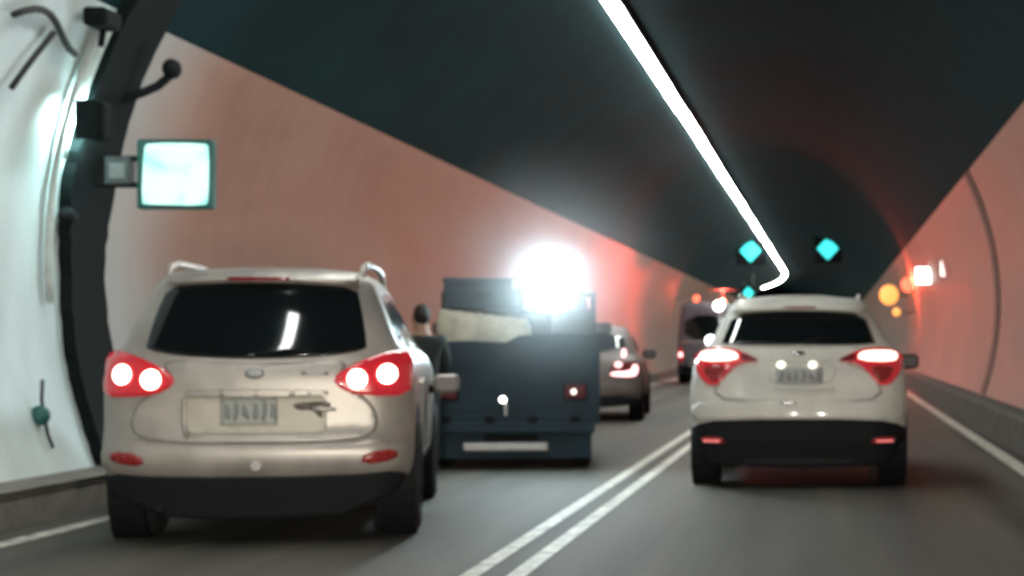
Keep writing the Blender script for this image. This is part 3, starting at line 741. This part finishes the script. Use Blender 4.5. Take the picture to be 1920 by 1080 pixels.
TM = Matrix.Translation(TR.location) @ Matrix.Rotation(TR.rotation_euler[2], 4, 'Z')
# covered load (rests in the bed: a thing of its own)
bm = bmesh.new(); nx, ny = 28, 26; grid = []
for j in range(ny + 1):
    row = []
    for i in range(nx + 1):
        u, v = i / nx * 2 - 1, j / ny * 2 - 1
        h = (1 - abs(u) ** 24) * (1 - abs(v) ** 24)
        z = .56 + (.90 - .05 * u) * h ** .4 + .014 * math.sin(u * 7 + 1.3) * math.sin(v * 5) * h + .02 * random.uniform(-1, 1) * h
        row.append(bm.verts.new((-.29 + u * .45, 1.0 + v * .85, z)))
    grid.append(row)
for j in range(ny):
    for i in range(nx): bm.faces.new((grid[j][i], grid[j][i + 1], grid[j + 1][i + 1], grid[j + 1][i]))
bmesh.ops.contextual_create(bm, geom=[e for e in bm.edges if e.is_boundary])
o = from_bm('covered_load', bm, M_TARP, None, True); o.matrix_world = TM
tag(o, 'beige covered load rising above the tailgate of the dark blue truck', 'load')
# dark crate on the load and floodlight on a stand
p = TM @ Vector((-.30, 1.2, 1.50))
t = empty('equipment_case', p, TR.rotation_euler[2], 'dark flat case lying on top of the beige load', 'case')
box('case_body', (0, 0, .16), (.80, .5, .27), M_BLUE, t, .03); box('case_lid', (0, 0, .315), (.82, .52, .05), M_BLUE, t, .015)
box('case_handle', (.0, -.265, .17), (.18, .03, .04), M_BLACK, t, .01); box('case_latch', (.3, -.257, .28), (.05, .02, .08), M_METAL, t, .004)
p = TM @ Vector((.48, .55, .54))
t = empty('generator', p, TR.rotation_euler[2], 'dark boxy generator standing in the truck bed under the floodlight', 'generator')
box('engine_case', (0, 0, .34), (.50, .62, .62), M_BLUE, t, .04); box('tank', (0, 0, .70), (.44, .5, .10), M_BLACK, t, .03)
for sx in (-1, 1): tube('frame_bar', [(sx * .27, -.34, .02), (sx * .27, -.34, .72), (sx * .27, .34, .72), (sx * .27, .34, .02)], .02, M_BLACK, t)
p = TM @ Vector((.36, .12, 1.27))
t = empty('floodlight', p, TR.rotation_euler[2], 'glaring white floodlight above the tailgate of the dark blue truck', 'floodlight')
disc('housing', (0, .05, .49), 'y', .25, .16, M_BLACK, t, 32)
disc('lens', (0, -.04, .49), 'y', .225, .03, M_FLOOD, t, 32)
tube('yoke', [(-.27, .05, .49), (-.27, .05, .22), (.27, .05, .22), (.27, .05, .49)], .02, M_BLACK, t)
tube('stand', [(0, .09, .22), (0, .09, -.72)], .025, M_BLACK, t)
disc('stand_foot', (0, .05, -.715), 'z', .08, .03, M_METAL, t)

# ---- pale car ahead of the truck
def sedan():
    fy = 125.0
    t = empty('sedan_car', (-3.72, F / fy, 0), math.radians(3.5), 'pale grey car mostly hidden ahead of the dark blue truck', 'car', 'vehicles queuing in the tunnel')
    c = Car([(.24, .78, .20, 4.3), (.34, .86, .06, 4.4), (.5, .89, .0, 4.45), (.7, .89, .0, 4.45), (.85, .885, .03, 4.3), (.93, .87, .06, 3.9), (1.0, .80, .30, 3.3), (1.1, .76, .42, 3.1), (1.3, .68, .72, 2.75), (1.42, .60, 1.0, 2.5), (1.47, .4, 1.3, 2.2)], .26, .05)
    c.body(M_PALE, t, 28)
    S = c.rear
    patch('rear_window', [(-.66, 1.05), (.66, 1.05), (.58, 1.34), (-.58, 1.34)], S, .01, .03, M_GLASS, t, 1, 3)
    patch('bumper', [(-.87, .38), (.87, .38), (.88, .58), (-.88, .58)], S, .03, .08, M_PALE, t, 1, 3)
    patch('valance', [(-.85, .22), (.85, .22), (.88, .40), (-.88, .40)], lambda x, z, off=0: Vector((x, .04 + c.corner(x, .5) - off, z)), .03, .3, M_BLACK, t, 1, 3)
    for sg in (-1, 1):
        mk = (lambda o: o) if sg > 0 else mirrored
        L = patch('tail_light', mk([(.42, .68), (.86, .66), (.87, .90), (.62, .92), (.42, .84)]), S, .025, .05, M_LENSD, t, 1, 3)
        patch('light_strip', mk([(.44, .69), (.76, .675), (.84, .72), (.84, .86), (.76, .86), (.75, .76), (.44, .75)]), S, .034, .02, M_PINKL, L, 1, 2)
        patch('upper_lamp', mk([(.50, .82), (.60, .82), (.60, .90), (.50, .90)]), S, .034, .02, M_PINKL, L, 1, 1)
        mirror(c, t, sg, 2.75, 1.0, M_BLACK, 1.0)
    patch('high_brake_lamp', [(.58, .97), (.66, .97), (.64, 1.1), (.60, 1.1)], S, .03, .02, M_PINKL, t, 1, 1)
    pl = patch('licence_plate', [(-.17, .66), (.17, .66), (.17, .80), (-.17, .80)], S, .02, .02, M_PLATE, t, 0, 1)
    side_windows(c, t, [[(1.1, 1.05), (1.9, 1.03), (1.9, 1.34), (1.25, 1.33)], [(1.96, 1.03), (2.85, 1.02), (2.45, 1.30), (1.96, 1.34)]])
    wheels(c, t, (.85, 3.5), .315, .21)
sedan()

# ---- mauve van far ahead
def van():
    fy = 66.0
    t = empty('van', (-3.45, F / fy, 0), 0, 'tall mauve van far ahead, beside the white crossover', 'van', 'vehicles queuing in the tunnel')
    c = Car([(.30, .80, .12, 4.7), (.45, .87, .0, 4.8), (.9, .88, .0, 4.7), (1.1, .875, .02, 4.4), (1.2, .87, .03, 4.1), (1.8, .83, .07, 3.7), (2.15, .78, .11, 3.4), (2.27, .70, .18, 3.3), (2.32, .5, .4, 3.0)], .16, .03)
    c.body(M_PURPLE, t, 24)
    S = c.rear
    patch('rear_window', [(-.70, 1.25), (.70, 1.25), (.64, 1.95), (-.64, 1.95)], S, .01, .03, M_GLASS, t, 1, 3)
    patch('bumper', [(-.86, .36), (.86, .36), (.87, .56), (-.87, .56)], S, .05, .1, M_BLACK, t, 1, 3)
    patch('valance', [(-.7, .20), (.7, .20), (.8, .38), (-.8, .38)], lambda x, z, off=0: Vector((x, .05 - off, z)), .03, .2, M_BLACK, t, 1, 1)
    for sg in (-1, 1):
        mk = (lambda o: o) if sg > 0 else mirrored
        L = patch('tail_light', mk([(.68, .62), (.86, .62), (.85, 1.05), (.72, 1.05)]), S, .03, .05, M_LENS, t, 1, 2)
        patch('brake_lamp', mk([(.72, .76), (.83, .76), (.83, .90), (.72, .90)]), S, .04, .02, M_PINKL, L, 1, 1)
        mirror(c, t, sg, 3.9, 1.15, M_BLACK, 1.4)
    p = S(.30, 2.22, .06); disc('roof_lamp', p, 'y', .15, .06, M_WSPOT, t)
    bm = bmesh.new(); bmesh.ops.create_uvsphere(bm, u_segments=16, v_segments=10, radius=.12); bmesh.ops.translate(bm, verts=bm.verts[:], vec=(.25, 3.0, 2.36))
    rb = from_bm('added_red_lamp', bm, M_REDL, t, True)  # red lamp added on the van to redden the tunnel walls
    disc('light_blocker', (.25, 3.0, 2.76), 'z', .50, .03, M_BLACK, rb)  # disc added to keep the red light off the ceiling
    tube('blocker_stem', [(.25, 3.22, 2.25), (.25, 3.22, 2.75)], .02, M_BLACK, rb)
    ld = bpy.data.lights.new('beacon_glow', 'POINT'); ld.color = (1.0, .12, .08); ld.energy = 680; ld.shadow_soft_size = .05  # light of the added red lamp, reaching both walls
    lo = bpy.data.objects.new('beacon_glow', ld); col.objects.link(lo); lo.parent = rb; lo.location = (.25, 3.0, 2.60) 
    p = S(.08, 1.23, .05); disc('rear_lamp', p, 'y', .15, .06, M_WSPOT, t)
    patch('trim_strip', [(-.8, 1.16), (.8, 1.16), (.8, 1.22), (-.8, 1.22)], S, .02, .02, M_CHROME, t, 0, 2)
    side_windows(c, t, [[(.4, 1.3), (2.6, 1.3), (2.6, 1.9), (.4, 1.9)], [(2.7, 1.28), (3.7, 1.25), (3.4, 1.85), (2.7, 1.9)]])
    wheels(c, t, (.9, 3.9), .33, .22)
van()

# ------------------------------------------------------------------ person between the SUV and the truck
def skin_mesh(name, verts, edges, radii, m, parent, root=0, sub=2):
    me = bpy.data.meshes.new(name); me.from_pydata(verts, edges, []); me.update()
    o = bpy.data.objects.new(name, me); col.objects.link(o); o.parent = parent
    me.materials.append(m)
    md = o.modifiers.new('skin', 'SKIN')
    if not me.skin_vertices: me.attributes.new('x', 'FLOAT', 'POINT')
    for i, r in enumerate(radii):
        sv = me.skin_vertices[0].data[i]
        sv.radius = r if isinstance(r, tuple) else (r, r); sv.use_root = (i == root)
    md.use_smooth_shade = True
    sb = o.modifiers.new('sub', 'SUBSURF'); sb.levels = sub; sb.render_levels = sub
    return o
def ensure_skin(me):
    bm = bmesh.new(); bm.from_mesh(me); bm.verts.layers.skin.verify(); bm.to_mesh(me); bm.free()
_old = skin_mesh
def skin_mesh(name, verts, edges, radii, m, parent, root=0, sub=2):
    bm = bmesh.new(); lay = bm.verts.layers.skin.verify()
    vs = [bm.verts.new(v) for v in verts]
    for i, r in enumerate(radii):
        vs[i][lay].radius = r if isinstance(r, tuple) else (r, r); vs[i][lay].use_root = (i == root)
    for a, b in edges: bm.edges.new((vs[a], vs[b]))
    me = bpy.data.meshes.new(name); bm.to_mesh(me); bm.free(); me.materials.append(m)
    o = bpy.data.objects.new(name, me); col.objects.link(o); o.parent = parent
    md = o.modifiers.new('skin', 'SKIN'); md.use_smooth_shade = True
    sb = o.modifiers.new('sub', 'SUBSURF'); sb.levels = sub; sb.render_levels = sub
    return o
def person():
    fy = 205.0
    pos = ((792 - VX) / fy, F / fy, 0)
    k = 1.50 / 1.72
    t = empty('person', pos, math.radians(25), 'person in dark jacket standing between the silver vehicle and the dark truck', 'person')
    t.scale = (k, k, k)
    # one continuous body
    V = [(0, 0, .93), (0, .01, 1.12), (0, .02, 1.32), (0, .03, 1.46), (0, .05, 1.55), (0, .06, 1.63), (0, .06, 1.69),
         (-.19, .02, 1.40), (-.25, .04, 1.14), (-.22, .16, .92), (-.21, .20, .85),
         (.19, .02, 1.40), (.25, .04, 1.14), (.22, .16, .92), (.21, .20, .85),
         (-.10, 0, .86), (-.11, .02, .48), (-.11, -.02, .09), (-.12, .12, .04),
         (.10, 0, .86), (.11, .02, .48), (.11, -.02, .09), (.12, .12, .04)]
    E = [(0, 1), (1, 2), (2, 3), (3, 4), (4, 5), (5, 6), (2, 7), (7, 8), (8, 9), (9, 10), (2, 11), (11, 12), (12, 13), (13, 14), (0, 15), (15, 16), (16, 17), (17, 18), (0, 19), (19, 20), (20, 21), (21, 22)]
    R = [(.13, .10), (.12, .095), (.14, .10), (.065, .065), (.078, .088), (.085, .10), (.055, .07), .06, .045, .03, .035, .06, .045, .03, .035, .085, .06, .042, .035, .085, .06, .042, .035]
    body = skin_mesh('body', V, E, R, M_SKIN, t)
    Vj = [(0, 0, .86), (0, .01, 1.10), (0, .02, 1.33), (0, .03, 1.43), (-.20, .02, 1.40), (-.26, .04, 1.14), (-.23, .15, .94), (.20, .02, 1.40), (.26, .04, 1.14), (.23, .15, .94)]
    Ej = [(0, 1), (1, 2), (2, 3), (2, 4), (4, 5), (5, 6), (2, 7), (7, 8), (8, 9)]
    skin_mesh('jacket', Vj, Ej, [(.19, .145), (.18, .14), (.19, .13), (.08, .075), .085, .07, .05, .085, .07, .05], M_JACKET, t)
    Vt = [(0, 0, .95), (-.10, 0, .84), (-.11, .02, .48), (-.11, -.01, .10), (.10, 0, .84), (.11, .02, .48), (.11, -.01, .10)]
    skin_mesh('trousers', Vt, [(0, 1), (1, 2), (2, 3), (0, 4), (4, 5), (5, 6)], [(.16, .12), .105, .08, .07, .105, .08, .07], M_TROUS, t)
    for sg in (-1, 1):
        bm = bmesh.new(); bm_box(bm, (sg * .115, .05, .045), (.10, .28, .09), .035); from_bm('shoe', bm, M_BLACK, t, True)
        for q in range(5):
            a = (sg * (.19 + .016 * q), .20 + .004 * q, .85)
            L = (.05, .085, .09, .085, .07)[q]
            tube('finger', [a, (a[0], a[1] + .01, a[2] - L * .5), (a[0] - sg * .008, a[1] + .025, a[2] - L)], [.010, .009, .007], M_SKIN, body, 6)
        bm = bmesh.new(); bmesh.ops.create_uvsphere(bm, u_segments=8, v_segments=6, radius=.014); bmesh.ops.translate(bm, verts=bm.verts[:], vec=(sg * .035, .148, 1.625)); from_bm('eye', bm, M_BLACK, body, True)
        bm = bmesh.new(); bmesh.ops.create_uvsphere(bm, u_segments=8, v_segments=6, radius=.03); bmesh.ops.scale(bm, vec=(.4, .8, 1.1), verts=bm.verts[:]); bmesh.ops.translate(bm, verts=bm.verts[:], vec=(sg * .088, .06, 1.61)); from_bm('ear', bm, M_SKIN, body, True)
    bm = bmesh.new(); bmesh.ops.create_cone(bm, cap_ends=True, segments=6, radius1=.018, radius2=.008, depth=.05); bmesh.ops.translate(bm, verts=bm.verts[:], vec=(0, .165, 1.60)); from_bm('nose', bm, M_SKIN, body, True)
    bm = bmesh.new(); bm_box(bm, (0, .150, 1.555), (.05, .012, .012), .004); from_bm('mouth', bm, M_REFL, body)
    bm = bmesh.new(); bmesh.ops.create_uvsphere(bm, u_segments=20, v_segments=14, radius=.108)
    bmesh.ops.scale(bm, vec=(.82, .98, 1.10), verts=bm.verts[:])
    for v in bm.verts: v.co += Vector((random.uniform(-1, 1), random.uniform(-1, 1), random.uniform(-1, 1))) * .004
    bmesh.ops.translate(bm, verts=bm.verts[:], vec=(0, .035, 1.665))
    bmesh.ops.delete(bm, geom=[v for v in bm.verts if v.co.z < 1.60 and v.co.y > .03 or v.co.z < 1.665 and v.co.y > .10], context='VERTS')
    from_bm('hair', bm, M_HAIR, t, True)
person()

# ------------------------------------------------------------------ low beams of the car the picture is taken from
for sg in (-1, 1):
    t = empty('headlamp', (sg * .68, 1.3, .68), 0, 'low-beam headlamp on the %s side of the following car' % ('inner lane' if sg < 0 else 'right kerb'), 'headlamp', 'headlamps of the following car')
    bm = bmesh.new(); bm_box(bm, (0, -.08, 0), (.30, .14, .16), .04); from_bm('housing', bm, M_BLACK, t, True)
    ld = bpy.data.lights.new('low_beam', 'SPOT'); ld.energy = 1050; ld.color = (1.0, .93, .80); ld.spot_size = math.radians(75); ld.spot_blend = 1.0; ld.shadow_soft_size = .06
    lo = bpy.data.objects.new('low_beam', ld); col.objects.link(lo); lo.parent = t; lo.location = (0, .05, 0); lo.rotation_euler = (math.radians(87.5), 0, math.radians(6))

# ------------------------------------------------------------------ haze volume added as the glare round the floodlight
fl = TM @ Vector((.36, .0, 1.80))
bm = bmesh.new(); bmesh.ops.create_uvsphere(bm, u_segments=24, v_segments=16, radius=1.0)
sm = from_bm('glare_haze', bm, None); sm.location = fl; sm.scale = (1.55, .9, 1.5)
tag(sm, 'added pale haze volume standing for the glare around the floodlight', None, None, 'stuff')
hm = bpy.data.materials.new('glare_haze'); hm.use_nodes = True; nt = hm.node_tree
nt.nodes.remove(nt.nodes['Principled BSDF'])
pv = nt.nodes.new('ShaderNodeVolumePrincipled'); pv.inputs['Color'].default_value = (.92, .95, .97, 1); pv.inputs['Anisotropy'].default_value = 0.35
tc = nt.nodes.new('ShaderNodeTexCoord'); ln = nt.nodes.new('ShaderNodeVectorMath'); ln.operation = 'LENGTH'
mr = nt.nodes.new('ShaderNodeMapRange'); mr.interpolation_type = 'SMOOTHSTEP'; mr.inputs[1].default_value = 0.15; mr.inputs[2].default_value = 1.0; mr.inputs[3].default_value = 0.26; mr.inputs[4].default_value = 0.0
nt.links.new(tc.outputs['Object'], ln.inputs[0]); nt.links.new(ln.outputs['Value'], mr.inputs[0]); nt.links.new(mr.outputs[0], pv.inputs['Density'])
nt.links.new(pv.outputs[0], nt.nodes['Material Output'].inputs['Volume'])
sm.data.materials.append(hm)
